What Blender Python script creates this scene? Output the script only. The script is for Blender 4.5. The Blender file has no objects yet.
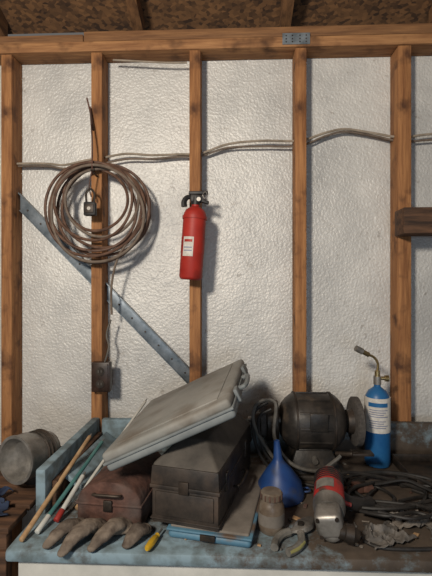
import bpy, bmesh, math, random
from mathutils import Vector, Matrix, noise, Euler
random.seed(3)
R=math.radians

# ---------------------------------------------------------------- materials
def mat(name, c1, c2=None, scale=8.0, rough=0.7, metal=0.0, bump=0.0, bscale=None, stretch=(1,1,1), detail=6, lo=0.35, hi=0.65, c3=None, s3=3.0, lo3=0.5, hi3=0.7, spec=0.4):
    m=bpy.data.materials.new(name); m.use_nodes=True
    nt=m.node_tree; b=nt.nodes["Principled BSDF"]
    b.inputs["Roughness"].default_value=rough; b.inputs["Metallic"].default_value=metal
    b.inputs["Specular IOR Level"].default_value=spec
    tc=nt.nodes.new("ShaderNodeTexCoord"); mp=nt.nodes.new("ShaderNodeMapping")
    mp.inputs["Scale"].default_value=stretch
    oi=nt.nodes.new("ShaderNodeObjectInfo"); mu=nt.nodes.new("ShaderNodeMath"); mu.operation='MULTIPLY'; mu.inputs[1].default_value=37.0
    nt.links.new(oi.outputs["Random"],mu.inputs[0]); nt.links.new(mu.outputs[0],mp.inputs["Location"])
    nt.links.new(tc.outputs["Object"],mp.inputs["Vector"])
    col=None
    if c2 is None:
        b.inputs["Base Color"].default_value=(*c1,1)
    else:
        n=nt.nodes.new("ShaderNodeTexNoise"); n.inputs["Scale"].default_value=scale; n.inputs["Detail"].default_value=detail
        n.inputs["Roughness"].default_value=0.65
        nt.links.new(mp.outputs[0],n.inputs["Vector"])
        r=nt.nodes.new("ShaderNodeValToRGB")
        r.color_ramp.elements[0].position=lo; r.color_ramp.elements[0].color=(*c1,1)
        r.color_ramp.elements[1].position=hi; r.color_ramp.elements[1].color=(*c2,1)
        nt.links.new(n.outputs["Fac"],r.inputs["Fac"]); col=r.outputs["Color"]
        if c3 is not None:
            n3=nt.nodes.new("ShaderNodeTexNoise"); n3.inputs["Scale"].default_value=s3; n3.inputs["Detail"].default_value=8
            nt.links.new(tc.outputs["Object"],n3.inputs["Vector"])
            mr=nt.nodes.new("ShaderNodeMapRange"); mr.inputs["From Min"].default_value=lo3; mr.inputs["From Max"].default_value=hi3
            nt.links.new(n3.outputs["Fac"],mr.inputs["Value"])
            mx=nt.nodes.new("ShaderNodeMix"); mx.data_type='RGBA'
            nt.links.new(mr.outputs[0],mx.inputs[0]); nt.links.new(col,mx.inputs[6]); mx.inputs[7].default_value=(*c3,1)
            col=mx.outputs[2]
        nt.links.new(col,b.inputs["Base Color"])
    if bump>0:
        nb=nt.nodes.new("ShaderNodeTexNoise"); nb.inputs["Scale"].default_value=bscale or scale; nb.inputs["Detail"].default_value=3
        nt.links.new(mp.outputs[0],nb.inputs["Vector"])
        bp=nt.nodes.new("ShaderNodeBump"); bp.inputs["Strength"].default_value=bump; bp.inputs["Distance"].default_value=0.01
        nt.links.new(nb.outputs["Fac"],bp.inputs["Height"]); nt.links.new(bp.outputs[0],b.inputs["Normal"])
    return m

M={}
M['stud']=mat('stud_wood',(0.17,0.066,0.024),(0.43,0.205,0.080),scale=6,stretch=(10,10,.8),rough=0.8,bump=0.35,bscale=12,lo=.3,hi=.7,c3=(0.09,0.038,0.018),s3=13,lo3=.53,hi3=.70)
M['plate']=mat('plate_wood',(0.18,0.075,0.03),(0.44,0.225,0.095),scale=6,stretch=(.8,10,10),rough=0.8,bump=0.35,bscale=12,lo=.3,hi=.7,c3=(0.10,0.045,0.02),s3=10,lo3=.53,hi3=.72)
M['plate2']=mat('plate_wood_dark',(0.11,0.048,0.021),(0.29,0.145,0.06),scale=6,stretch=(.8,10,10),rough=0.8,bump=0.35,bscale=12,lo=.3,hi=.7)
M['rafter']=mat('rafter_wood',(0.08,0.04,0.019),(0.23,0.115,0.05),scale=5,stretch=(9,1,9),rough=0.8,bump=0.2)
M['darkwood']=mat('dark_wood',(0.03,0.016,0.010),(0.14,0.07,0.037),scale=5,stretch=(1,8,8),rough=0.8,bump=0.2)
M['palewood']=mat('pale_wood',(0.30,0.17,0.08),(0.5,0.34,0.19),scale=20,rough=0.7)
M['galv']=mat('galvanized',(0.13,0.16,0.185),(0.27,0.31,0.35),scale=25,rough=0.45,metal=0.5)
M['white']=mat('white_paint',(0.42,0.42,0.39),(0.60,0.59,0.55),scale=6,rough=0.6)
M['concrete']=mat('concrete',(0.12,0.115,0.105),(0.22,0.21,0.20),scale=5,rough=0.9,bump=.2)
M['red']=mat('red_enamel',(0.28,0.018,0.013),(0.39,0.032,0.022),scale=10,rough=0.5,c3=(.16,.02,.015),s3=14,lo3=.52,hi3=.75,spec=.3)
M['redplastic']=mat('red_plastic',(0.42,0.025,0.02),(0.22,0.03,0.025),scale=14,rough=0.55,c3=(.06,.04,.032),s3=25,lo3=.52,hi3=.66)
M['black']=mat('black_plastic',(0.010,0.010,0.011),(0.025,0.022,0.02),scale=20,rough=0.5)
M['label']=mat('paper_label',(0.50,0.47,0.42),(0.66,0.64,0.60),scale=60,rough=0.7)
M['ink']=mat('label_ink',(0.18,0.20,0.30),rough=0.6)
M['coil']=mat('brown_hose',(0.055,0.026,0.016),(0.15,0.08,0.05),scale=30,rough=0.6)
M['coil2']=mat('grey_hose',(0.11,0.08,0.06),(0.20,0.155,0.12),scale=30,rough=0.65)
M['romex']=mat('romex_cable',(0.20,0.165,0.125),(0.34,0.285,0.225),scale=20,rough=0.7)
M['brownbox']=mat('bakelite',(0.02,0.011,0.008),(0.05,0.028,0.02),scale=20,rough=0.4)
M['case']=mat('grey_case',(0.20,0.20,0.185),(0.275,0.27,0.25),scale=6,rough=0.65,bump=.05,bscale=120,c3=(0.135,0.115,0.092),s3=10,lo3=.48,hi3=.74)
M['caserim']=mat('case_rim',(0.14,0.155,0.16),(0.22,0.24,0.24),scale=9,rough=0.65)
M['tbox']=mat('toolbox_black',(0.014,0.012,0.011),(0.05,0.038,0.03),scale=14,rough=0.55,bump=.08,bscale=60,c3=(0.09,0.06,0.042),s3=12,lo3=.55,hi3=.75)
M['tlid']=mat('toolbox_lid_dusty',(0.045,0.040,0.035),(0.10,0.088,0.075),scale=9,rough=0.75,bump=.08,bscale=60,c3=(0.14,0.12,0.10),s3=5,lo3=.5,hi3=.8)
M['rust']=mat('rusty_metal',(0.035,0.016,0.012),(0.13,0.062,0.045),scale=16,rough=0.8,bump=.35,bscale=50,c3=(0.10,0.075,0.065),s3=7,lo3=.5,hi3=.7)
M['bluecase']=mat('blue_metal_case',(0.045,0.12,0.19),(0.09,0.20,0.28),scale=10,rough=0.5,c3=(0.10,0.07,0.05),s3=14,lo3=.53,hi3=.66)
M['dust']=mat('dusty_top',(0.11,0.095,0.08),(0.20,0.175,0.15),scale=10,rough=0.9)
M['leather']=mat('leather_glove',(0.07,0.055,0.044),(0.23,0.185,0.145),scale=16,rough=0.9,bump=.5,bscale=45,c3=(.05,.035,.028),s3=22,lo3=.5,hi3=.7)
M['steel']=mat('dull_steel',(0.17,0.16,0.145),(0.38,0.36,0.33),scale=18,rough=0.45,metal=.65,bump=.1)
M['grindbody']=mat('grinder_grey',(0.014,0.013,0.012),(0.05,0.042,0.036),scale=12,rough=0.45,metal=.2,bump=.1,bscale=40,c3=(.085,.065,.048),s3=18,lo3=.55,hi3=.72)
M['darksteel']=mat('dark_steel',(0.02,0.018,0.016),(0.07,0.052,0.04),scale=20,rough=.5,metal=.5)
M['stone']=mat('grind_stone',(0.045,0.04,0.037),(0.09,0.08,0.072),scale=90,rough=.95)
M['cyan']=mat('propane_blue',(0.012,0.09,0.25),(0.025,0.135,0.31),scale=8,rough=.4)
M['brass']=mat('brass',(0.25,0.18,0.08),(0.45,0.35,0.18),scale=25,rough=.38,metal=.9)
M['funnel']=mat('blue_plastic',(0.008,0.032,0.13),(0.02,0.065,0.21),scale=8,rough=.45,c3=(0.04,0.045,0.065),s3=20,lo3=.53,hi3=.75)
M['cable']=mat('rubber_cable',(0.007,0.007,0.007),(0.025,0.022,0.02),scale=30,rough=.55)
M['greycable']=mat('grey_cable',(0.06,0.056,0.05),(0.13,0.12,0.105),scale=30,rough=.6)
M['yellow']=mat('yellow_plastic',(0.45,0.26,0.015),(0.6,0.38,0.03),scale=20,rough=.4)
M['green']=mat('green_grip',(0.20,0.19,0.06),(0.30,0.29,0.12),scale=20,rough=.6)
M['snip']=mat('dusty_grey_grip',(0.09,0.085,0.075),(0.20,0.19,0.17),scale=20,rough=.6)
M['rag']=mat('grimy_paper',(0.035,0.031,0.027),(0.17,0.155,0.14),scale=11,rough=.95,bump=.3,bscale=60)
M['glass']=mat('dusty_jar',(0.07,0.05,0.035),(0.17,0.13,0.095),scale=18,rough=.4,c3=(0.22,0.19,0.155),s3=20)
M['teal']=mat('teal_paint',(0.04,0.13,0.13),(0.08,0.2,0.19),scale=20,rough=.5)
M['whiterod']=mat('white_rod',(0.42,0.42,0.39),(0.6,0.6,0.56),scale=20,rough=.5)
M['denim']=mat('denim',(0.012,0.02,0.045),(0.03,0.045,0.085),scale=30,rough=.95,bump=.3)

def bench_mat():
    m=bpy.data.materials.new('worn_blue_paint'); m.use_nodes=True; nt=m.node_tree; b=nt.nodes["Principled BSDF"]
    b.inputs["Roughness"].default_value=.7
    g=nt.nodes.new("ShaderNodeNewGeometry")
    n1=nt.nodes.new("ShaderNodeTexNoise"); n1.inputs["Scale"].default_value=8; n1.inputs["Detail"].default_value=10; n1.inputs["Roughness"].default_value=.74
    n2=nt.nodes.new("ShaderNodeTexNoise"); n2.inputs["Scale"].default_value=26; n2.inputs["Detail"].default_value=7
    nt.links.new(g.outputs["Position"],n1.inputs["Vector"]); nt.links.new(g.outputs["Position"],n2.inputs["Vector"])
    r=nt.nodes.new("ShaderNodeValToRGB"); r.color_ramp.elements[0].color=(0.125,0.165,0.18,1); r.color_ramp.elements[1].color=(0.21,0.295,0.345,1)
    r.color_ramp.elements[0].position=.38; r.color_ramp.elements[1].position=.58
    nt.links.new(n2.outputs["Fac"],r.inputs["Fac"])
    sx=nt.nodes.new("ShaderNodeSeparateXYZ"); nt.links.new(g.outputs["Position"],sx.inputs[0])
    def mrange(out,a,b_,c,d):
        q=nt.nodes.new("ShaderNodeMapRange"); q.inputs["From Min"].default_value=a; q.inputs["From Max"].default_value=b_; q.inputs["To Min"].default_value=c; q.inputs["To Max"].default_value=d
        nt.links.new(out,q.inputs["Value"]); return q.outputs[0]
    def add(a,c):
        q=nt.nodes.new("ShaderNodeMath"); nt.links.new(a,q.inputs[0]); nt.links.new(c,q.inputs[1]); return q.outputs[0]
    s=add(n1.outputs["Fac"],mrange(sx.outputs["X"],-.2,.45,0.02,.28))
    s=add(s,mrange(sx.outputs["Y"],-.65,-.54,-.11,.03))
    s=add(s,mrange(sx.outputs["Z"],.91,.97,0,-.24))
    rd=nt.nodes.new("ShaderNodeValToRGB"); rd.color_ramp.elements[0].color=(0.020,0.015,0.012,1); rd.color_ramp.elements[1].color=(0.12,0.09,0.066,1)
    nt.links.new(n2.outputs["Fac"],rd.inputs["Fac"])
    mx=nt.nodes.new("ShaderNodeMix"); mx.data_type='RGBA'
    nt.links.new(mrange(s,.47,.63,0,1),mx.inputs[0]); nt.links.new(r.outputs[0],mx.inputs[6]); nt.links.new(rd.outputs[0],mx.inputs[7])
    nt.links.new(mx.outputs[2],b.inputs["Base Color"])
    bp=nt.nodes.new("ShaderNodeBump"); bp.inputs["Strength"].default_value=.3; bp.inputs["Distance"].default_value=.006
    nt.links.new(n1.outputs["Fac"],bp.inputs["Height"]); nt.links.new(bp.outputs[0],b.inputs["Normal"])
    return m
M['blue']=bench_mat()

def wall_mat():
    m=bpy.data.materials.new('pebbled_white_board'); m.use_nodes=True; nt=m.node_tree; b=nt.nodes["Principled BSDF"]
    b.inputs["Roughness"].default_value=.42; b.inputs["Metallic"].default_value=.08; b.inputs["Specular IOR Level"].default_value=.5
    tc=nt.nodes.new("ShaderNodeTexCoord")
    n=nt.nodes.new("ShaderNodeTexNoise"); n.inputs["Scale"].default_value=95; n.inputs["Detail"].default_value=2.5
    nl=nt.nodes.new("ShaderNodeTexNoise"); nl.inputs["Scale"].default_value=26; nl.inputs["Detail"].default_value=2
    n2=nt.nodes.new("ShaderNodeTexNoise"); n2.inputs["Scale"].default_value=2.2; n2.inputs["Detail"].default_value=9; n2.inputs["Roughness"].default_value=.6
    n3=nt.nodes.new("ShaderNodeTexNoise"); n3.inputs["Scale"].default_value=28; n3.inputs["Detail"].default_value=6
    for q in (n,n2,n3,nl): nt.links.new(tc.outputs["Object"],q.inputs["Vector"])
    r=nt.nodes.new("ShaderNodeValToRGB"); r.color_ramp.elements[0].color=(0.42,0.42,0.41,1); r.color_ramp.elements[1].color=(0.66,0.65,0.62,1)
    r.color_ramp.elements[0].position=.32; r.color_ramp.elements[1].position=.62
    nt.links.new(n2.outputs["Fac"],r.inputs["Fac"])
    r3=nt.nodes.new("ShaderNodeValToRGB"); r3.color_ramp.elements[0].color=(0,0,0,1); r3.color_ramp.elements[1].color=(.5,.5,.5,1)
    r3.color_ramp.elements[0].position=.66; r3.color_ramp.elements[1].position=.74
    nt.links.new(n3.outputs["Fac"],r3.inputs["Fac"])
    mx=nt.nodes.new("ShaderNodeMix"); mx.data_type='RGBA'; nt.links.new(r3.outputs[0],mx.inputs[0]); nt.links.new(r.outputs[0],mx.inputs[6]); mx.inputs[7].default_value=(.25,.22,.19,1)
    nt.links.new(mx.outputs[2],b.inputs["Base Color"])
    bp=nt.nodes.new("ShaderNodeBump"); bp.inputs["Strength"].default_value=.75; bp.inputs["Distance"].default_value=.006
    b0=nt.nodes.new("ShaderNodeBump"); b0.inputs["Strength"].default_value=.35; b0.inputs["Distance"].default_value=.008
    nt.links.new(nl.outputs["Fac"],b0.inputs["Height"]); nt.links.new(b0.outputs[0],bp.inputs["Normal"])
    nt.links.new(n.outputs["Fac"],bp.inputs["Height"]); nt.links.new(bp.outputs[0],b.inputs["Normal"])
    return m
M['wall']=wall_mat()

def osb_mat():
    m=bpy.data.materials.new('osb_roof_deck'); m.use_nodes=True; nt=m.node_tree; b=nt.nodes["Principled BSDF"]
    b.inputs["Roughness"].default_value=.9
    tc=nt.nodes.new("ShaderNodeTexCoord"); mp=nt.nodes.new("ShaderNodeMapping"); mp.inputs["Scale"].default_value=(1,1.4,1)
    nt.links.new(tc.outputs["Object"],mp.inputs[0])
    v=nt.nodes.new("ShaderNodeTexVoronoi"); v.inputs["Scale"].default_value=55; nt.links.new(mp.outputs[0],v.inputs["Vector"])
    n=nt.nodes.new("ShaderNodeTexNoise"); n.inputs["Scale"].default_value=9; n.inputs["Detail"].default_value=8; nt.links.new(mp.outputs[0],n.inputs["Vector"])
    s=nt.nodes.new("ShaderNodeSeparateColor"); nt.links.new(v.outputs["Color"],s.inputs[0])
    mm=nt.nodes.new("ShaderNodeMix"); mm.inputs[0].default_value=.55
    nt.links.new(s.outputs[0],mm.inputs[2]); nt.links.new(n.outputs["Fac"],mm.inputs[3])
    r=nt.nodes.new("ShaderNodeValToRGB"); r.color_ramp.elements[0].color=(0.045,0.024,0.014,1); r.color_ramp.elements[1].color=(0.25,0.125,0.052,1)
    r.color_ramp.elements[0].position=.25; r.color_ramp.elements[1].position=.8
    nt.links.new(mm.outputs[0],r.inputs[0]); nt.links.new(r.outputs[0],b.inputs["Base Color"])
    return m
M['osb']=osb_mat()

# ---------------------------------------------------------------- mesh builder
def smooth_path(pts, n=6, closed=False):
    P=[Vector(p) for p in pts]; out=[]
    N=len(P); segs=N if closed else N-1
    for i in range(segs):
        if closed: p0,p1,p2,p3=P[(i-1)%N],P[i],P[(i+1)%N],P[(i+2)%N]
        else: p0,p1,p2,p3=P[max(i-1,0)],P[i],P[i+1],P[min(i+2,N-1)]
        for k in range(n):
            t=k/n
            out.append(0.5*((2*p1)+(-p0+p2)*t+(2*p0-5*p1+4*p2-p3)*t*t+(-p0+3*p1-3*p2+p3)*t**3))
    if not closed: out.append(P[-1].copy())
    return out

class B:
    def __init__(s,name): s.name=name; s.bm=bmesh.new(); s.mats=[]
    def mi(s,m):
        m=M[m]
        if m not in s.mats: s.mats.append(m)
        return s.mats.index(m)
    def add(s,t,m,mtx=None):
        i=s.mi(m)
        for f in t.faces: f.material_index=i; f.smooth=True
        if mtx is not None: bmesh.ops.transform(t,matrix=mtx,verts=t.verts)
        bmesh.ops.recalc_face_normals(t,faces=t.faces)
        me=bpy.data.meshes.new('t'); t.to_mesh(me); s.bm.from_mesh(me); bpy.data.meshes.remove(me); t.free()
    def box(s,lo,hi,m,bev=0.0,mtx=None,seg=2,jit=0):
        t=bmesh.new(); bmesh.ops.create_cube(t,size=1)
        lo=Vector(lo);hi=Vector(hi)
        for v in t.verts: v.co=Vector([lo[k]+(v.co[k]+.5)*(hi[k]-lo[k]) for k in range(3)])
        if bev>0: bmesh.ops.bevel(t,geom=t.edges[:],offset=bev,segments=seg,affect='EDGES',profile=.5)
        s.add(t,m,mtx)
    def hexa(s,v8,m,bev=0.0,mtx=None):
        t=bmesh.new(); vs=[t.verts.new(Vector(v)) for v in v8]
        for f in ((0,3,2,1),(4,5,6,7),(0,1,5,4),(1,2,6,5),(2,3,7,6),(3,0,4,7)): t.faces.new([vs[k] for k in f])
        if bev>0: bmesh.ops.bevel(t,geom=t.edges[:],offset=bev,segments=2,affect='EDGES',profile=.5)
        s.add(t,m,mtx)
    def lathe(s,prof,origin,axis,m,seg=32,mtx=None):
        ax=Vector(axis).normalized(); q=Vector((0,0,1)).rotation_difference(ax).to_matrix()
        o=Vector(origin); t=bmesh.new(); rings=[]
        for h,r in prof:
            if r<1e-6: rings.append([t.verts.new(o+q@Vector((0,0,h)))])
            else: rings.append([t.verts.new(o+q@Vector((r*math.cos(2*math.pi*k/seg),r*math.sin(2*math.pi*k/seg),h))) for k in range(seg)])
        for a,b in zip(rings,rings[1:]):
            for k in range(seg):
                k2=(k+1)%seg
                if len(a)==1 and len(b)==1: continue
                if len(a)==1: t.faces.new((a[0],b[k],b[k2]))
                elif len(b)==1: t.faces.new((a[k],a[k2],b[0]))
                else: t.faces.new((a[k],a[k2],b[k2],b[k]))
        for rg in (rings[0],rings[-1]):
            if len(rg)>1:
                try: t.faces.new(rg)
                except: pass
        s.add(t,m,mtx)
    def cyl(s,p0,p1,r0,m,r1=None,seg=24,mtx=None,bev=0.0):
        p0=Vector(p0);p1=Vector(p1);r1=r0 if r1 is None else r1; L=(p1-p0).length
        pr=[(0,r0),(L,r1)] if bev<=0 else [(0,0),(0,r0-bev),(bev*.3,r0-bev*.3),(bev,r0),(L-bev,r1),(L-bev*.3,r1-bev*.3),(L,r1-bev),(L,0)]
        s.lathe(pr,p0,p1-p0,m,seg,mtx)
    def tube(s,pts,r,m,seg=8,closed=False,n=6,mtx=None,radii=None,flat=1.0):
        P=smooth_path(pts,n,closed) if n>1 else [Vector(p) for p in pts]
        N=len(P)
        if radii:
            rr=[]
            K=len(pts)-1
            for i in range(N):
                x=i/(N-1)*K; a=int(min(x,K-1)); rr.append(radii[a]*(1-(x-a))+radii[a+1]*(x-a))
        else: rr=[r]*N
        t=bmesh.new(); rings=[]; up=Vector((0.01,0.02,1)).normalized()
        prev=None
        for i in range(N):
            if closed: d=P[(i+1)%N]-P[i-1]
            else: d=P[min(i+1,N-1)]-P[max(i-1,0)]
            d=d.normalized() if d.length>1e-9 else Vector((1,0,0))
            if prev is None:
                u=up.cross(d)
                if u.length<.1: u=Vector((1,0,0)).cross(d)
            else: u=prev-d*prev.dot(d)
            u.normalize(); prev=u; w=d.cross(u)
            rings.append([t.verts.new(P[i]+(u*math.cos(2*math.pi*k/seg)+w*flat*math.sin(2*math.pi*k/seg))*rr[i]) for k in range(seg)])
        rg=list(zip(rings,rings[1:]))
        if closed: rg.append((rings[-1],rings[0]))
        for a,b in rg:
            for k in range(seg):
                k2=(k+1)%seg; t.faces.new((a[k],a[k2],b[k2],b[k]))
        if not closed:
            t.faces.new(rings[0]); t.faces.new(rings[-1])
        s.add(t,m,mtx)
    def ball(s,c,r,m,rot=(0,0,0),seg=20,mtx=None):
        t=bmesh.new(); bmesh.ops.create_uvsphere(t,u_segments=seg,v_segments=seg//2+2,radius=1)
        X=Matrix.Translation(Vector(c))@Euler(rot).to_matrix().to_4x4()@Matrix.Diagonal((*r,1))
        if mtx is not None: X=mtx@X
        s.add(t,m,X)
    def prism(s,prof,y0,y1,m,bev=0,mtx=None):
        t=bmesh.new(); a=[t.verts.new((x,y0,z)) for x,z in prof]; b=[t.verts.new((x,y1,z)) for x,z in prof]
        n=len(prof); t.faces.new(a); t.faces.new(b[::-1])
        for k in range(n): t.faces.new((a[k],b[k],b[(k+1)%n],a[(k+1)%n]))
        if bev>0: bmesh.ops.bevel(t,geom=t.edges[:],offset=bev,segments=2,affect='EDGES',profile=.5)
        s.add(t,m,mtx)
    def done(s,angle=40,remesh=0,smooth=0):
        me=bpy.data.meshes.new(s.name); bb=[v.co.copy() for v in s.bm.verts]
        c=Vector(((min(v.x for v in bb)+max(v.x for v in bb))/2,(min(v.y for v in bb)+max(v.y for v in bb))/2,min(v.z for v in bb)))
        bmesh.ops.translate(s.bm,vec=-c,verts=s.bm.verts)
        s.bm.to_mesh(me); s.bm.free()
        for m in s.mats: me.materials.append(m)
        try: me.set_sharp_from_angle(angle=R(angle))
        except Exception: pass
        o=bpy.data.objects.new(s.name,me); o.location=c; bpy.context.scene.collection.objects.link(o)
        if remesh:
            md=o.modifiers.new('r','REMESH'); md.mode='VOXEL'; md.voxel_size=remesh; md.use_smooth_shade=True
            if smooth:
                ms=o.modifiers.new('s','SMOOTH'); ms.iterations=smooth; ms.factor=.6
        return o

def T(x,y,z,rz=0,rx=0,ry=0): return Matrix.Translation((x,y,z))@Euler((R(rx),R(ry),R(rz))).to_matrix().to_4x4()

# ---------------------------------------------------------------- room shell
b=B('floor'); b.box((-2.6,-3.6,-.05),(2.6,.2,0),'concrete'); b.done()
b=B('wall_back'); b.box((-2.6,.09,0),(2.6,.13,2.62),'wall'); b.done()
studx=[-1.35,-.939,-.56,-.154,.275,.687,1.10]
for i,x in enumerate(studx):
    b=B('wall_stud'); w=.0225 if i!=5 else .026
    b.box((x-w,0,.04),(x+w,.088,2.53),'stud',.003); b.done()
b=B('wall_sill_plate'); b.box((-2.6,0,0),(2.6,.088,.04),'plate',.003); b.done()
b=B('wall_top_plate')
b.box((-2.6,-.004,2.532),(2.6,.089,2.574),'plate',.004)
b.box((-2.6,.010,2.577),(-.62,.089,2.612),'plate2',.004)
b.box((-.615,.002,2.577),(2.6,.089,2.618),'plate2',.004)
b.box((.20,-.007,2.54),(.31,-.004,2.585),'galv')
for xx in (.215,.24,.27,.295):
    for zz in (2.55,2.562,2.575): b.cyl((xx,-.0075,zz),(xx,-.004,zz),.003,'darksteel',seg=8)
b.done()
sl=math.tan(R(20))
b=B('ceiling')
b.hexa([(-2.6,.14,2.70),(2.6,.14,2.70),(2.6,-3.6,2.70+3.74*sl),(-2.6,-3.6,2.70+3.74*sl),
        (-2.6,.14,2.72),(2.6,.14,2.72),(2.6,-3.6,2.72+3.74*sl),(-2.6,-3.6,2.72+3.74*sl)],'osb')
b.done()
for x in (-1.62,-1.0,-.40,.22,.84,1.46):
    b=B('ceiling_rafter')
    h=.085
    b.hexa([(x-.021,.085,2.72-h+.0),(x+.021,.085,2.72-h),(x+.021,-3.5,2.72-h+3.585*sl),(x-.021,-3.5,2.72-h+3.585*sl),
            (x-.021,.085,2.716),(x+.021,.085,2.716),(x+.021,-3.5,2.716+3.585*sl),(x-.021,-3.5,2.716+3.585*sl)],'rafter')
    b.done()

# ---------------------------------------------------------------- wall things
b=B('diagonal_metal_brace')
p0=Vector((-.96,.074,1.975)); p1=Vector((-.165,.074,1.165)); d=(p1-p0).normalized(); L=(p1-p0).length
ang=math.atan2(-d.z,d.x)
mt=Matrix.Translation(p0)@Matrix.Rotation(ang,4,'Y')
b.box((0,-.002,-.027),(L,.002,.027),'galv',.0005,mt)
b.box((0,-.022,.023),(L,.0,.027),'galv',.0005,mt)
b.box((0,-.010,-.027),(L,.0,-.024),'galv',.0005,mt)
for k in range(14): b.cyl((.03+k*L/14,-.005,-.002),(.03+k*L/14,-.001,-.002),.004,'darksteel',mtx=mt,seg=10)
b.done()

b=B('electrical_cable')
w=[(-.97,2.089),(-.80,2.088),(-.714,2.081),(-.62,2.10),(-.557,2.108),(-.45,2.125),(-.342,2.118),(-.23,2.12),(-.135,2.122),(-.019,2.160),(.121,2.172),(.278,2.170),(.382,2.201),(.464,2.215),(.576,2.197),(.692,2.178),(.824,2.19),(1.1,2.19)]
b.tube([(x,.045,z) for x,z in w],.0050,'romex',8)
b.tube([(x,.055,z-.013-.008*math.sin(x*9)) for x,z in w],.0043,'coil2',8)
b.tube([(x,.03,2.505+.01*math.sin(x*8)) for x in (-.50,-.42,-.34,-.26,-.19)],.004,'romex')
b.done()

b=B('hose_coil')
cx,cz=-.548,1.872
for k,(r,ox,oz,yy,mm) in enumerate([(.205,.005,-.006,-.020,'coil'),(.198,-.012,.006,-.034,'coil'),(.187,.016,0,-.014,'coil'),(.178,-.014,.013,-.040,'coil'),(.166,.022,.016,-.028,'coil'),(.156,-.006,.032,-.046,'coil'),(.145,.022,.034,-.034,'coil2'),(.130,-.010,.047,-.022,'coil'),(.192,.004,-.016,-.050,'coil2')]):
    pts=[]
    for j in range(24):
        a=2*math.pi*j/24+k
        rr=r*(1+.030*math.sin(2*a+k*1.3)+.016*math.sin(3*a+k))
        pts.append((cx+ox+rr*math.cos(a), yy+.006*math.sin(a*2+k), cz+oz+rr*.98*math.sin(a)))
    b.tube(pts,.0060,mm,8,closed=True,n=4)
b.tube([(cx+.14,-.03,cz-.11),(cx+.09,-.045,cz-.19),(cx+.06,-.03,cz-.30),(cx+.055,-.012,cz-.42)],.0045,'coil2')
b.cyl((cx-.01,.02,cz+.145),(cx-.01,-.075,cz+.155),.004,'darksteel')
b.tube([(cx-.05,-.005,2.34),(cx-.03,-.02,2.27),(cx-.018,-.02,2.20),(cx-.035,-.01,2.30),(cx-.012,-.05,2.14),(cx-.01,-.06,cz+.155)],.0032,'rust')
b.tube([(cx-.01,-.062,cz+.155),(cx-.02,-.062,cz+.09),(cx-.012,-.062,cz+.05)],.003,'rust')
b.done()
b=B('padlock')
mt=T(-.563,-.066,1.900)
b.box((-.024,-.013,-.055),(.024,.013,.0),'black',.006,mt)
b.box((-.018,-.016,-.045),(.018,-.012,-.01),'darksteel',.002,mt)
b.tube([(-.015,0,-.002),(-.016,0,.034),(0,0,.052),(.016,0,.034),(.015,0,-.002)],.0045,'darksteel',mtx=mt)
b.cyl((0,-.018,-.028),(0,-.014,-.028),.007,'steel',mtx=mt)
b.done()

b=B('electrical_outlet')
mt=T(-.532,-.032,1.200)
b.box((-.038,-.004,-.060),(.038,.03,.060),'brownbox',.004,mt)
b.box((-.032,-.009,-.054),(.032,-.003,.054),'brownbox',.003,mt)
for zz in (-.025,.025):
    b.cyl((0,-.012,zz),(0,-.008,zz),.017,'darksteel',mtx=mt)
    for xx in (-.006,.006): b.box((xx-.0015,-.0135,zz-.004),(xx+.0015,-.0115,zz+.006),'greycable',0,mt)
b.tube([(-.50,0.0,1.43),(-.515,-.008,1.37),(-.505,-.012,1.32),(-.520,-.018,1.257)],.004,'greycable')
b.done()

b=B('fire_extinguisher')
mt=T(-.166,-.058,1.592,ry=4)
b.lathe([(0,0),(0,.036),(.004,.042),(.012,.0455),(.240,.0455),(.260,.044),(.275,.036),(.284,.022),(.288,.016),(.30,.016),(.30,0)],(0,0,0),(0,0,1),'red',36,mt)
b.lathe([(0,.0462),(0,.0465),(.062,.0465),(.062,.0462)],(0,0,.105),(0,0,1),'red',36,mt)
def patch(zs,a0,a1,m,rr):
    t=bmesh.new(); rows=[]
    for zz in zs: rows.append([t.verts.new((rr*math.cos(R(a)),rr*math.sin(R(a)),zz)) for a in range(a0,a1+1,6)])
    for k in range(len(rows[0])-1): t.faces.new((rows[0][k],rows[0][k+1],rows[1][k+1],rows[1][k]))
    b.add(t,m,mt)
patch((.09,.165),-136,-82,'label',.0468)
patch((.145,.155),-130,-88,'red',.0471); patch((.11,.114),-130,-88,'ink',.0471); patch((.122,.126),-130,-88,'ink',.0471)
b.cyl((0,0,.295),(0,0,.325),.017,'black',mtx=mt)
b.box((-.022,-.014,.305),(.022,.014,.335),'black',.004,mt)
b.hexa([(-.01,-.010,.316),(.050,-.010,.300),(.050,.010,.300),(-.01,.010,.316),(-.01,-.010,.328),(.052,-.010,.312),(.052,.010,.312),(-.01,.010,.328)],'black',.002,mt)
b.hexa([(-.03,-.011,.334),(.046,-.011,.340),(.046,.011,.340),(-.03,.011,.334),(-.03,-.011,.346),(.044,-.011,.352),(.044,.011,.352),(-.03,.011,.346)],'black',.002,mt)
b.tube([(-.018,0,.325),(-.036,-.002,.322),(-.046,-.004,.305),(-.044,-.004,.285)],.008,'black',mtx=mt,radii=[.008,.010,.011,.012])
b.cyl((.012,-.012,.315),(.012,-.022,.315),.008,'steel',mtx=mt)
b.tube([(.025,-.012,.334),(.036,-.02,.345),(.044,-.018,.33),(.034,-.015,.32),(.025,-.012,.334)],.0018,'steel',mtx=mt)
b.lathe([(0,.0475),(0,.0485),(.012,.0485),(.012,.0475)],(0,0,.238),(0,0,1),'red',36,mt)
b.box((-.015,.045,.05),(.015,.053,.30),'darksteel',.001,mt)
b.done()

b=B('wooden_shelf_board')
b.box((.645,-.095,1.765),(1.25,-.002,1.865),'darkwood',.004); b.done()

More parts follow.
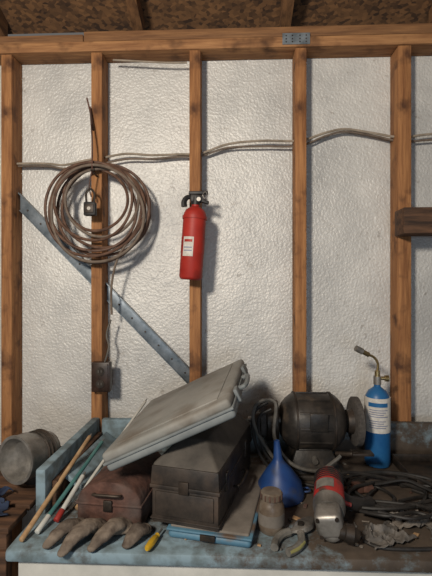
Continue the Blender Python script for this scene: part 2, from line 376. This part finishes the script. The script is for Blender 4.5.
# ---------------------------------------------------------------- workbench
b=B('workbench')
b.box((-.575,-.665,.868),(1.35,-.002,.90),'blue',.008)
b.box((-.55,-.645,.60),(1.35,-.625,.868),'white',.003)
b.box((-.55,-.62,.10),(1.35,-.02,.62),'white',.003)
b.box((-.55,-.64,.70),(-.53,-.004,.868),'white',.002)
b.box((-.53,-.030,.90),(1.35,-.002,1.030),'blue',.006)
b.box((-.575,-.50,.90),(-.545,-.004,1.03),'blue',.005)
b.box((-.545,-.46,.90),(-.525,-.03,.98),'darkwood',.003)
for x in (-.5,.4,1.3):
    b.box((x-.03,-.6,0),(x+.03,-.54,.12),'white',.002); b.box((x-.03,-.1,0),(x+.03,-.04,.12),'white',.002)
b.done()

b=B('flat_metal_case')
mt=T(-.172,-.600,.90,rz=-11)
b.box((0,0,.001),(.222,.44,.022),'bluecase',.010,mt,3)
b.box((-.003,-.003,.022),(.225,.443,.030),'bluecase',.004,mt)
b.box((.006,.006,.027),(.216,.434,.036),'dust',.005,mt,3)
b.box((.09,-.008,.010),(.13,-.001,.026),'darksteel',.002,mt)
b.done()

b=B('metal_toolbox')
mt=T(-.216,-.585,.9365,rz=-14)
W=.185;Ln=.41
b.box((0,0,0),(W,Ln,.098),'tbox',.004,mt)
b.box((-.003,-.004,.010),(W+.003,Ln+.004,.014),'tbox',.001,mt)
b.box((.012,-.004,.022),(W-.012,0,.085),'tbox',.003,mt)
b.box((-.005,-.005,.092),(W+.005,Ln+.005,.102),'tbox',.002,mt)
z0,z1,z2=.102,.150,.205
b.hexa([(-.003,-.003,z0),(W+.003,-.003,z0),(W+.003,Ln+.003,z0),(-.003,Ln+.003,z0),(.0,.0,z1),(W,0,z1),(W,Ln,z1),(0,Ln,z1)],'tbox',.002,mt)
b.hexa([(-.002,-.002,z1),(W+.002,-.002,z1),(W+.002,Ln,z1),(-.002,Ln,z1),(.055,.075,z2),(W-.055,.075,z2),(W-.055,Ln-.03,z2),(.055,Ln-.03,z2)],'tlid',.006,mt)
b.box((.078,-.008,.085),(.106,-.001,.118),'darksteel',.002,mt)
b.tube([(W/2-.0,.14,z2-.002),(W/2,.145,z2+.012),(W/2,.27,z2+.012),(W/2,.275,z2-.002)],.005,'darksteel',mtx=mt,n=4)
for yy in (.06,.30): b.box((W-.001,yy,.075),(W+.007,yy+.025,.125),'darksteel',.002,mt)
b.tube([(W+.004,.15,.05),(W+.022,.155,.055),(W+.022,.25,.055),(W+.004,.255,.05)],.004,'darksteel',mtx=mt,n=4)
b.done()

b=B('rusty_lunch_box')
mt=T(-.432,-.555,.9005,rz=-6)
pr=[(0,0),(.185,0),(.185,.070)]+[(.0925+.0925*math.cos(R(a)),.070+.058*math.sin(R(a))) for a in range(15,180,15)]+[(0,.070)]
b.prism(pr,0,.27,'rust',.008,mt)
b.box((-.003,-.003,.062),(.188,.273,.070),'rust',.003,mt)
b.box((.08,-.008,.05),(.105,-.001,.08),'darksteel',.002,mt)
b.tube([(.055,-.004,.095),(.06,-.018,.10),(.125,-.018,.10),(.13,-.004,.095)],.004,'darksteel',mtx=mt,n=4)
b.done(50)

A=Vector((.3405,-.048,.168)); Bv=Vector((.05,.441,.031))
ax=A.normalized(); by=(Bv-ax*Bv.dot(ax)).normalized(); cz_=ax.cross(by)
mt=Matrix(((ax.x,by.x,cz_.x,-.358),(ax.y,by.y,cz_.y,-.582),(ax.z,by.z,cz_.z,1.108),(0,0,0,1)))
b=B('carrying_case')
LA,LB=.388,.45
b.box((0,0,-.054),(LA,LB,-.028),'caserim',.010,mt,3)
b.box((0,0,-.027),(LA,LB,0),'case',.010,mt,3)
b.box((-.003,-.003,-.031),(LA+.003,LB+.003,-.024),'caserim',.002,mt)
b.box((.035,.035,-.002),(LA-.035,LB-.035,.003),'case',.003,mt)
for yy in (.09,.33):
    b.box((LA-.002,yy,-.045),(LA+.010,yy+.04,-.008),'caserim',.003,mt)
b.tube([(LA,.17,-.028),(LA+.022,.175,-.028),(LA+.022,.27,-.028),(LA,.275,-.028)],.007,'caserim',mtx=mt,n=4)
b.done()

# ---------------------------------------------------------------- grinder
b=B('bench_grinder')
gy,gz=-.17,1.080
b.lathe([(0,0),(0,.05),(.008,.066),(.02,.080),(.035,.092),(.05,.100),(.180,.100),(.195,.092),(.208,.080),(.219,.066),(.227,.05),(.227,0)],(.172,gy,gz),(1,0,0),'grindbody',40)
for xx in (.222,.350): b.lathe([(0,.098),(0,.103),(.006,.103),(.006,.098)],(xx-.003,gy,gz),(1,0,0),'darksteel',40)
for k in range(12):
    a=2*math.pi*k/12
    b.box((.230,-.004,.097),(.340,.004,.103),'grindbody',.001,Matrix.Translation((0,gy,gz))@Matrix.Rotation(a,4,'X'))
b.cyl((.06,gy,gz),(.467,gy,gz),.012,'steel')
b.lathe([(0,.035),(0,.078),(.004,.086),(.022,.086),(.026,.078),(.026,.035)],(.430,gy,gz),(1,0,0),'stone',36)
b.cyl((.41,gy,gz),(.431,gy,gz),.04,'darksteel',r1=.045)
b.cyl((.456,gy,gz),(.461,gy,gz),.032,'darksteel'); b.cyl((.461,gy,gz),(.471,gy,gz),.014,'steel',seg=6)
b.cyl((.39,gy,gz),(.41,gy,gz),.035,'grindbody',r1=.028)
b.cyl((.10,gy,gz),(.125,gy,gz),.06,'stone',seg=32)
b.lathe([(0,.03),(0,.070),(.004,.074),(.04,.074),(.044,.070),(.044,.03)],(.118,gy,gz),(1,0,0),'darksteel',32)
b.cyl((.055,gy,gz),(.075,gy,gz),.013,'whiterod',seg=6)
b.cyl((.075,gy,gz),(.10,gy,gz),.028,'darksteel')
b.hexa([(.19,gy-.075,.916),(.38,gy-.075,.916),(.38,gy+.075,.916),(.19,gy+.075,.916),(.225,gy-.045,1.0),(.345,gy-.045,1.0),(.345,gy+.045,1.0),(.225,gy+.045,1.0)],'grindbody',.005)
b.box((.175,gy-.09,.901),(.395,gy+.09,.918),'grindbody',.005)
b.box((.262,gy-.107,1.075),(.322,gy-.100,1.135),'grindbody',.002)
b.cyl((.285,gy-.05,.965),(.285,gy-.075,.960),.010,'steel')
b.box((.40,gy-.12,1.0),(.47,gy-.08,1.008),'darksteel',.001)
b.tube([(.36,gy-.06,.985),(.40,gy-.10,1.0),(.42,gy-.10,1.004)],.008,'darksteel')
b.done()
b=B('grinder_power_cord')
b.tube([(.20,-.285,.93),(.13,-.29,1.0),(.072,-.27,1.10),(.085,-.26,1.165),(.145,-.27,1.170),(.14,-.285,1.06),(.19,-.30,.98),(.28,-.30,.955),(.34,-.29,.985),(.36,-.285,1.00)],.0062,'greycable')
b.tube([(.12,-.26,1.17),(.072,-.26,1.13),(.075,-.265,1.04),(.11,-.28,.97),(.17,-.290,.925),(.28,-.31,.908),(.40,-.29,.908)],.0058,'cable')
b.tube([(.13,-.275,1.15),(.09,-.275,1.12),(.095,-.28,1.04),(.12,-.285,.99),(.17,-.30,.95)],.0055,'cable')
b.done()

# ---------------------------------------------------------------- torch
b=B('propane_torch')
mt=T(.540,-.112,.9005)
b.lathe([(0,0),(0,.036),(.004,.043),(.014,.0455),(.235,.0455),(.258,.042),(.276,.032),(.287,.018),(.292,.012),(.305,.012),(.305,0)],(0,0,0),(0,0,1),'cyan',36,mt)
b.lathe([(.0,.0457),(0,.0463),(.125,.0463),(.125,.0457)],(0,0,.13),(0,0,1),'label',36,mt)
def patch2(zs,a0,a1,m,rr=.0466):
    t=bmesh.new(); rows=[]
    for zz in zs: rows.append([t.verts.new((rr*math.cos(R(a)),rr*math.sin(R(a)),zz)) for a in range(a0,a1+1,5)])
    for k in range(len(rows[0])-1): t.faces.new((rows[0][k],rows[0][k+1],rows[1][k+1],rows[1][k]))
    b.add(t,m,mt)
patch2((.225,.240),-150,-60,'cyan')
for k,zz in enumerate((.212,.204,.196,.188,.172,.164,.156,.148)): patch2((zz,zz+.003),-145,-60-(k%3)*10,'ink')
b.cyl((0,0,.30),(0,0,.33),.014,'steel',mtx=mt)
b.cyl((0,0,.33),(0,0,.35),.010,'brass',mtx=mt)
b.cyl((0,0,.323),(.035,-.005,.323),.007,'brass',mtx=mt)
b.cyl((.026,-.005,.323),(.040,-.006,.323),.012,'brass',mtx=mt,seg=10)
b.tube([(0,0,.345),(.002,0,.377),(-.012,0,.400),(-.04,-.01,.413)],.0048,'brass',mtx=mt)
b.cyl((-.035,-.009,.411),(-.062,-.015,.425),.009,'brass',mtx=mt)
b.cyl((-.060,-.0145,.424),(-.085,-.02,.437),.0115,'steel',mtx=mt)
b.done()

# ---------------------------------------------------------------- funnel
b=B('plastic_funnel')
mt=T(.152,-.360,.9005,ry=-4)
b.lathe([(0,.070),(.0,.075),(.012,.075),(.016,.072),(.045,.068),(.085,.040),(.110,.019),(.122,.014),(.175,.009),(.175,.006),(.122,.011),(.110,.016),(.085,.036),(.045,.064),(.014,.068),(0,.070)],(0,0,0),(0,0,1),'funnel',36,mt)
b.tube([(.072,0,.008),(.090,.0,.008),(.096,.012,.008),(.090,.024,.008),(.068,.024,.008)],.003,'funnel',mtx=mt)
b.done()

b=B('dusty_jar')
mt=T(.105,-.555,.9005,rz=0)
b.lathe([(0,0),(0,.026),(.005,.032),(.02,.035),(.066,.035),(.080,.031),(.087,.026),(.090,.026),(.090,.029),(.106,.029),(.109,.026),(.109,0)],(0,0,0),(0,0,1),'glass',32,mt)
for k in range(14):
    a=2*math.pi*k/14
    b.box((.028,-.0015,.091),(.0305,.0015,.105),'rust',0,mt@Matrix.Rotation(a,4,'Z'))
b.lathe([(0,.0352),(0,.0357),(.030,.0357),(.030,.0352)],(0,0,.026),(0,0,1),'dust',32,mt)
b.done()

b=B('tin_snips')
mt=T(.170,-.585,.912,rz=55)
b.tube([(-.07,-.024,0),(-.04,-.030,.002),(-.005,-.014,.004),(.02,.004,.004),(.045,.009,.004),(.090,.002,.003)],.008,'steel',mtx=mt,radii=[.009,.009,.009,.017,.016,.005],flat=.6)
b.tube([(-.075,.024,0),(-.04,.030,.002),(-.005,.014,.004),(.02,-.004,.006),(.045,-.009,.004),(.090,-.002,.003)],.008,'steel',mtx=mt,radii=[.009,.009,.009,.017,.016,.005],flat=.6)
b.tube([(-.085,-.017,0),(-.06,-.027,.0),(-.03,-.027,.002),(-.01,-.017,.004)],.0105,'snip',mtx=mt)
b.tube([(-.088,.019,0),(-.06,.029,.0),(-.03,.028,.002),(-.01,.017,.004)],.0105,'snip',mtx=mt)
b.tube([(-.086,-.024,.003),(-.06,-.034,.004),(-.03,-.034,.005)],.0045,'green',mtx=mt)
b.cyl((.022,0,-.006),(.022,0,.020),.009,'darksteel',mtx=mt)
b.done()

b=B('power_drill')
p0=Vector((.288,-.43,1.00)); p1=Vector((.240,-.645,.950)); dd=p1-p0
mt=Matrix.Translation(p0)@Vector((0,0,1)).rotation_difference(dd).to_matrix().to_4x4()
b.lathe([(0,0),(0,.026),(.006,.034),(.02,.040),(.105,.042),(.115,.040),(.12,.036)],(0,0,0),(0,0,1),'redplastic',32,mt)
b.lathe([(.118,.039),(.122,.043),(.140,.043),(.150,.040),(.158,.038)],(0,0,0),(0,0,1),'steel',32,mt)
b.box((-.034,-.034,.150),(.034,.034,.212),'steel',.014,mt,4)
b.lathe([(0,.0),(0,.024),(.004,.027),(.02,.027),(.024,.024),(.024,0)],(0,-.045,.182),(0,1,0),'steel',24,mt)
for sx_ in (-.024,.024):
    for sy_ in (-.024,.024): b.cyl((sx_,sy_,.208),(sx_,sy_,.214),.005,'darksteel',seg=8,mtx=mt)
c0=Vector((.262,-.622,.945)); cd=Vector((1,-.12,-.16))
b.lathe([(0,.018),(.012,.018),(.014,.022),(.034,.023),(.038,.018),(.050,.011),(.052,0)],c0+cd*.008,cd,'darksteel',18)
b.box((.02,-.0405,.03),(.028,.0,.09),'black',.001,mt)
for k in range(5): b.lathe([(0,.0395),(0,.0425),(.003,.0425),(.003,.0395)],(0,0,.02+k*.009),(0,0,1),'black',32,mt)
t=bmesh.new(); rows=[]
for zz in (.07,.105): rows.append([t.verts.new((.0432*math.cos(R(a)),.0432*math.sin(R(a)),zz)) for a in range(60,131,7)])
for k in range(len(rows[0])-1): t.faces.new((rows[0][k],rows[0][k+1],rows[1][k+1],rows[1][k]))
b.add(t,'snip',mt)
b.tube([(.290,-.47,.975),(.325,-.475,.945),(.375,-.46,.928),(.405,-.445,.924)],.02,'black',radii=[.022,.020,.019,.022],seg=14)
b.tube([(.315,-.495,.952),(.335,-.498,.945)],.006,'redplastic')
b.tube([(.40,-.445,.924),(.45,-.44,.912),(.50,-.38,.908),(.47,-.31,.908),(.38,-.33,.908),(.36,-.42,.907),(.44,-.49,.907),(.56,-.48,.907),(.64,-.40,.907),(.58,-.32,.907)],.0055,'cable')
b.done()

b=B('extension_cord')
pts=[]
for k in range(44):
    a=k*.72; r=.10+.035*math.sin(k*.9)
    pts.append((.49+r*1.5*math.cos(a)+.02*math.sin(k*1.7), -.38+r*1.0*math.sin(a), .910+.012*(k%5)/4+.018*(.5+.5*math.sin(k*1.1))))
b.tube(pts,.0056,'cable',7)
b.tube([(.34,-.60,.906),(.37,-.625,.906),(.43,-.63,.906),(.52,-.625,.907),(.64,-.60,.907),(.70,-.48,.907)],.005,'cable')
b.tube([(.36,-.50,.93),(.42,-.55,.945),(.50,-.53,.945),(.56,-.56,.94),(.63,-.52,.925),(.66,-.42,.910),(.60,-.37,.910),(.5,-.42,.92)],.0052,'cable')
b.tube([(.40,-.53,.945),(.47,-.57,.950),(.55,-.53,.945),(.52,-.47,.935),(.44,-.48,.93),(.40,-.42,.92),(.46,-.33,.915)],.0050,'cable')
b.box((.55,-.30,.902),(.585,-.25,.928),'black',.006)
b.done()

def rag(name,cx,cy,sx,sy,rz,seed,h=.03,m='rag'):
    t=bmesh.new(); bmesh.ops.create_grid(t,x_segments=60,y_segments=60,size=1)
    for v in t.verts:
        x,y=v.co.x,v.co.y
        n1=noise.noise(Vector((x*1.3+seed,y*1.3,seed))); n2=noise.noise(Vector((x*3+seed,y*3,3.3))); n3=noise.noise(Vector((x*1.7+9,y*1.7,seed*2)))
        ridge=1-abs(noise.noise(Vector((x*1.7,y*1.7+seed,7.1))))*4
        ridge2=1-abs(noise.noise(Vector((x*3.0+4,y*3.0+seed,2.1))))*4
        rr=math.sqrt(x*x+y*y)
        z=max(0.0,h*(.25+.7*n1+.25*n2+.6*max(0,ridge)+.25*max(0,ridge2))*(1.15-rr*.6))
        v.co=Vector((x*sx*(1+.5*n3),y*sy*(1+.6*n1),z+.002))
    q=B(name); q.add(t,m,T(cx,cy,.901,rz=rz)); o=q.done(60)
    md=o.modifiers.new('solid','SOLIDIFY'); md.thickness=.002; md.offset=1
    return o
rag('crumpled_paper',.395,-.580,.058,.040,25,1.7,.026)
rag('crumpled_paper',.570,-.585,.055,.036,-30,5.1,.028)
rag('crumpled_paper',.49,-.50,.050,.035,10,8.4,.025,'dust')

# loose screws, chips and scraps scattered over the bench
b=B('workshop_debris')
rnd=random.Random(11)
def free(x,y):
    if -.50<x<.10 and -.60<y<-.1: return False
    return True
cnt=0
while cnt<170:
    x=rnd.uniform(-.52,.85); y=rnd.uniform(-.645,-.06)
    if not free(x,y): continue
    if x<.1 and rnd.random()<.5: continue
    cnt+=1
    k=rnd.random(); mt=T(x,y,.9035,rz=rnd.uniform(0,360))
    m_=rnd.choice(['darksteel','rust','dust','palewood','steel','rag','snip'])
    if k<.35:
        l=rnd.uniform(.010,.028); b.cyl((0,0,0),(l,0,0),.0018,m_,seg=6,mtx=mt); b.cyl((-.002,0,0),(0,0,0),.0032,m_,seg=6,mtx=mt)
    elif k<.75:
        w_=rnd.uniform(.003,.012); b.hexa([(-w_,-w_*.6,-.002),(w_*1.2,-w_*.4,-.002),(w_,w_*.7,-.002),(-w_*.7,w_*.5,-.002),(-w_,-w_*.6,.001),(w_*1.2,-w_*.4,.003),(w_,w_*.7,.0015),(-w_*.7,w_*.5,.002)],m_,0,mt)
    else:
        b.lathe([(0,.002),(0,.005),(.0025,.005),(.0025,.002)],(0,0,-.002),(0,0,1),m_,6,mt)
b.done()

b=B('pipe_wrench')
mt=T(.345,-.355,.918,rz=20)
b.tube([(-.09,0,0),(-.03,0,0),(.05,0,.002)],.010,'rust',mtx=mt,radii=[.012,.009,.012],flat=.7)
b.box((.045,-.018,-.012),(.075,.018,.014),'rust',.004,mt)
b.hexa([(.07,-.018,-.01),(.10,-.03,-.01),(.108,.0,-.01),(.075,.006,-.01),(.07,-.018,.01),(.10,-.03,.01),(.108,.0,.01),(.075,.006,.01)],'rust',.002,mt)
b.hexa([(.055,.010,-.01),(.10,.014,-.01),(.10,.030,-.01),(.055,.030,-.01),(.055,.010,.01),(.10,.014,.01),(.10,.030,.01),(.055,.030,.01)],'darksteel',.002,mt)
b.done()
b=B('parts_tray')
b.box((.60,-.30,.901),(.95,-.08,.906),'darksteel',.002)
for lo,hi in (((.60,-.30,.904),(.95,-.295,.93)),((.60,-.085,.904),(.95,-.08,.93)),((.60,-.30,.904),(.605,-.08,.93)),((.945,-.30,.904),(.95,-.08,.93))): b.box(lo,hi,'darksteel',.001)
b.done()

b=B('work_glove')
def fing(p,rad,fl=.62):
    b.tube(p,.02,'leather',14,radii=rad,flat=fl,n=5); b.ball(p[-1],(rad[-1],rad[-1]*.9,rad[-1]*fl),'leather'); b.ball(p[0],(rad[0],rad[0],rad[0]*fl),'leather')
fing([(-.418,-.575,.920),(-.432,-.600,.930),(-.452,-.632,.925),(-.466,-.660,.912)],[.020,.024,.021,.013])
fing([(-.362,-.580,.922),(-.380,-.610,.934),(-.402,-.645,.928),(-.418,-.682,.908)],[.021,.026,.023,.013])
fing([(-.290,-.575,.920),(-.308,-.600,.934),(-.332,-.635,.926),(-.350,-.665,.912)],[.021,.026,.023,.014])
fing([(-.235,-.590,.918),(-.245,-.610,.928),(-.258,-.635,.920),(-.268,-.652,.912)],[.020,.024,.020,.014])
b.ball((-.330,-.585,.914),(.105,.020,.012),'leather')
o=b.done(remesh=.003,smooth=3)
tx=bpy.data.textures.new('crease','CLOUDS'); tx.noise_scale=.02
dm=o.modifiers.new('d','DISPLACE'); dm.texture=tx; dm.strength=.006; dm.mid_level=.5

b=B('screwdriver')
mt=T(-.205,-.640,.914,rz=75)
b.lathe([(0,0),(0,.005),(.004,.008),(.025,.0095),(.05,.008),(.056,.005),(.062,.007),(.066,.003)],(-.03,0,0),(1,0,0),'yellow',8,mt)
b.cyl((.03,0,0),(.06,0,0),.003,'steel',mtx=mt,seg=8)
b.done()

def stick(name,p0,p1,r,m,tip=None,tl=.03,tr=None):
    b=B(name); p0=Vector(p0);p1=Vector(p1);d=(p1-p0).normalized()
    b.cyl(p0,p1,r,m,bev=r*.5,seg=12)
    if tip: b.cyl(p0-d*.004,p0+d*tl,(tr or r*1.25),tip,bev=r*.3,seg=12)
    b.cyl(p1-d*.01,p1+d*.012,r*.8,'steel',r1=r*.3,seg=10)
    b.done()
stick('wooden_dowel',(-.545,-.64,.909),(-.500,-.25,1.04),.007,'palewood')
stick('marker_pen',(-.492,-.545,.912),(-.462,-.42,.980),.007,'whiterod','redplastic',.03)
stick('paintbrush',(-.520,-.60,.911),(-.450,-.27,1.03),.006,'teal','whiterod',.05)
stick('white_rod',(-.480,-.48,.908),(-.335,-.105,1.125),.005,'whiterod')
stick('long_file',(-.455,-.48,.912),(-.365,-.20,1.06),.006,'greycable','palewood',.08,.010)

b=B('blue_painted_board')
b.box((-.055,-.19,-.008),(.055,.18,.008),'blue',.003,T(-.475,-.225,.948,ry=36,rz=-3)); b.done()

# ---------------------------------------------------------------- left side stand + can light
b=B('wooden_crate')
for k in range(5): b.box((-1.25,-.60+k*.118,.90),(-.60,-.60+k*.118+.105,.918),'darkwood',.003)
for x in (-1.24,-.62):
    b.box((x-.015,-.60,0),(x+.015,-.57,.90),'darkwood',.003); b.box((x-.015,-.05,0),(x+.015,-.02,.90),'darkwood',.003)
for zz in (.30,.45,.60,.75): b.box((-1.25,-.612,zz),(-.60,-.598,zz+.11),'darkwood',.003)
b.done()
b=B('spotlight_can')
p=Vector((-.660,-.36,1.018)); dd=Vector((-.35,-.90,.05)).normalized()
mt=Matrix.Translation(p)@Vector((0,0,1)).rotation_difference(dd).to_matrix().to_4x4()
b.lathe([(-.09,0),(-.09,.035),(-.08,.054),(-.06,.063),(-.01,.066),(.0,.069),(.006,.072),(.045,.072),(.050,.075),(.058,.075),(.058,.066),(.045,.064),(.02,.05),(.01,.02),(.012,0)],(0,0,0),(0,0,1),'steel',36,mt)
for hh in (-.05,-.035,-.02): b.lathe([(hh,.064),(hh+.003,.070),(hh+.006,.064)],(0,0,0),(0,0,1),'darksteel',36,mt)
b.tube([(-.660,-.33,.919),(-.660,-.335,.955)],.03,'darksteel',n=1,seg=16)
b.done()
rag('denim_cloth',-.78,-.52,.11,.06,5,3.3,.05,'denim').location.z+=.018

# ---------------------------------------------------------------- lights
def area(name,loc,tgt,size,power,col,sy=None):
    l=bpy.data.lights.new(name,'AREA'); l.energy=power; l.color=col; l.size=size
    if sy: l.shape='RECTANGLE'; l.size_y=sy
    o=bpy.data.objects.new(name,l); o.location=loc
    o.rotation_euler=(Vector(tgt)-Vector(loc)).to_track_quat('-Z','Y').to_euler(); bpy.context.scene.collection.objects.link(o)
area('shop_lamp',(-.75,-2.3,2.32),(.30,0,1.75),.26,52,(1,.90,.77))
area('window_light',(.3,-3.9,1.25),(0,0,1.4),1.1,17,(.66,.82,1.0),.8)
w=bpy.data.worlds.new('world'); bpy.context.scene.world=w; w.use_nodes=True
w.node_tree.nodes['Background'].inputs[0].default_value=(1,.95,.90,1); w.node_tree.nodes['Background'].inputs[1].default_value=.13

# ---------------------------------------------------------------- camera
c=bpy.data.cameras.new('camera'); c.sensor_fit='VERTICAL'; c.sensor_height=36; c.lens=26; c.clip_start=.05
o=bpy.data.objects.new('camera',c); o.location=(0,-1.69,1.56); o.rotation_euler=(R(90),0,R(2.3))
bpy.context.scene.collection.objects.link(o); bpy.context.scene.camera=o
bpy.context.scene.view_settings.view_transform='Standard'
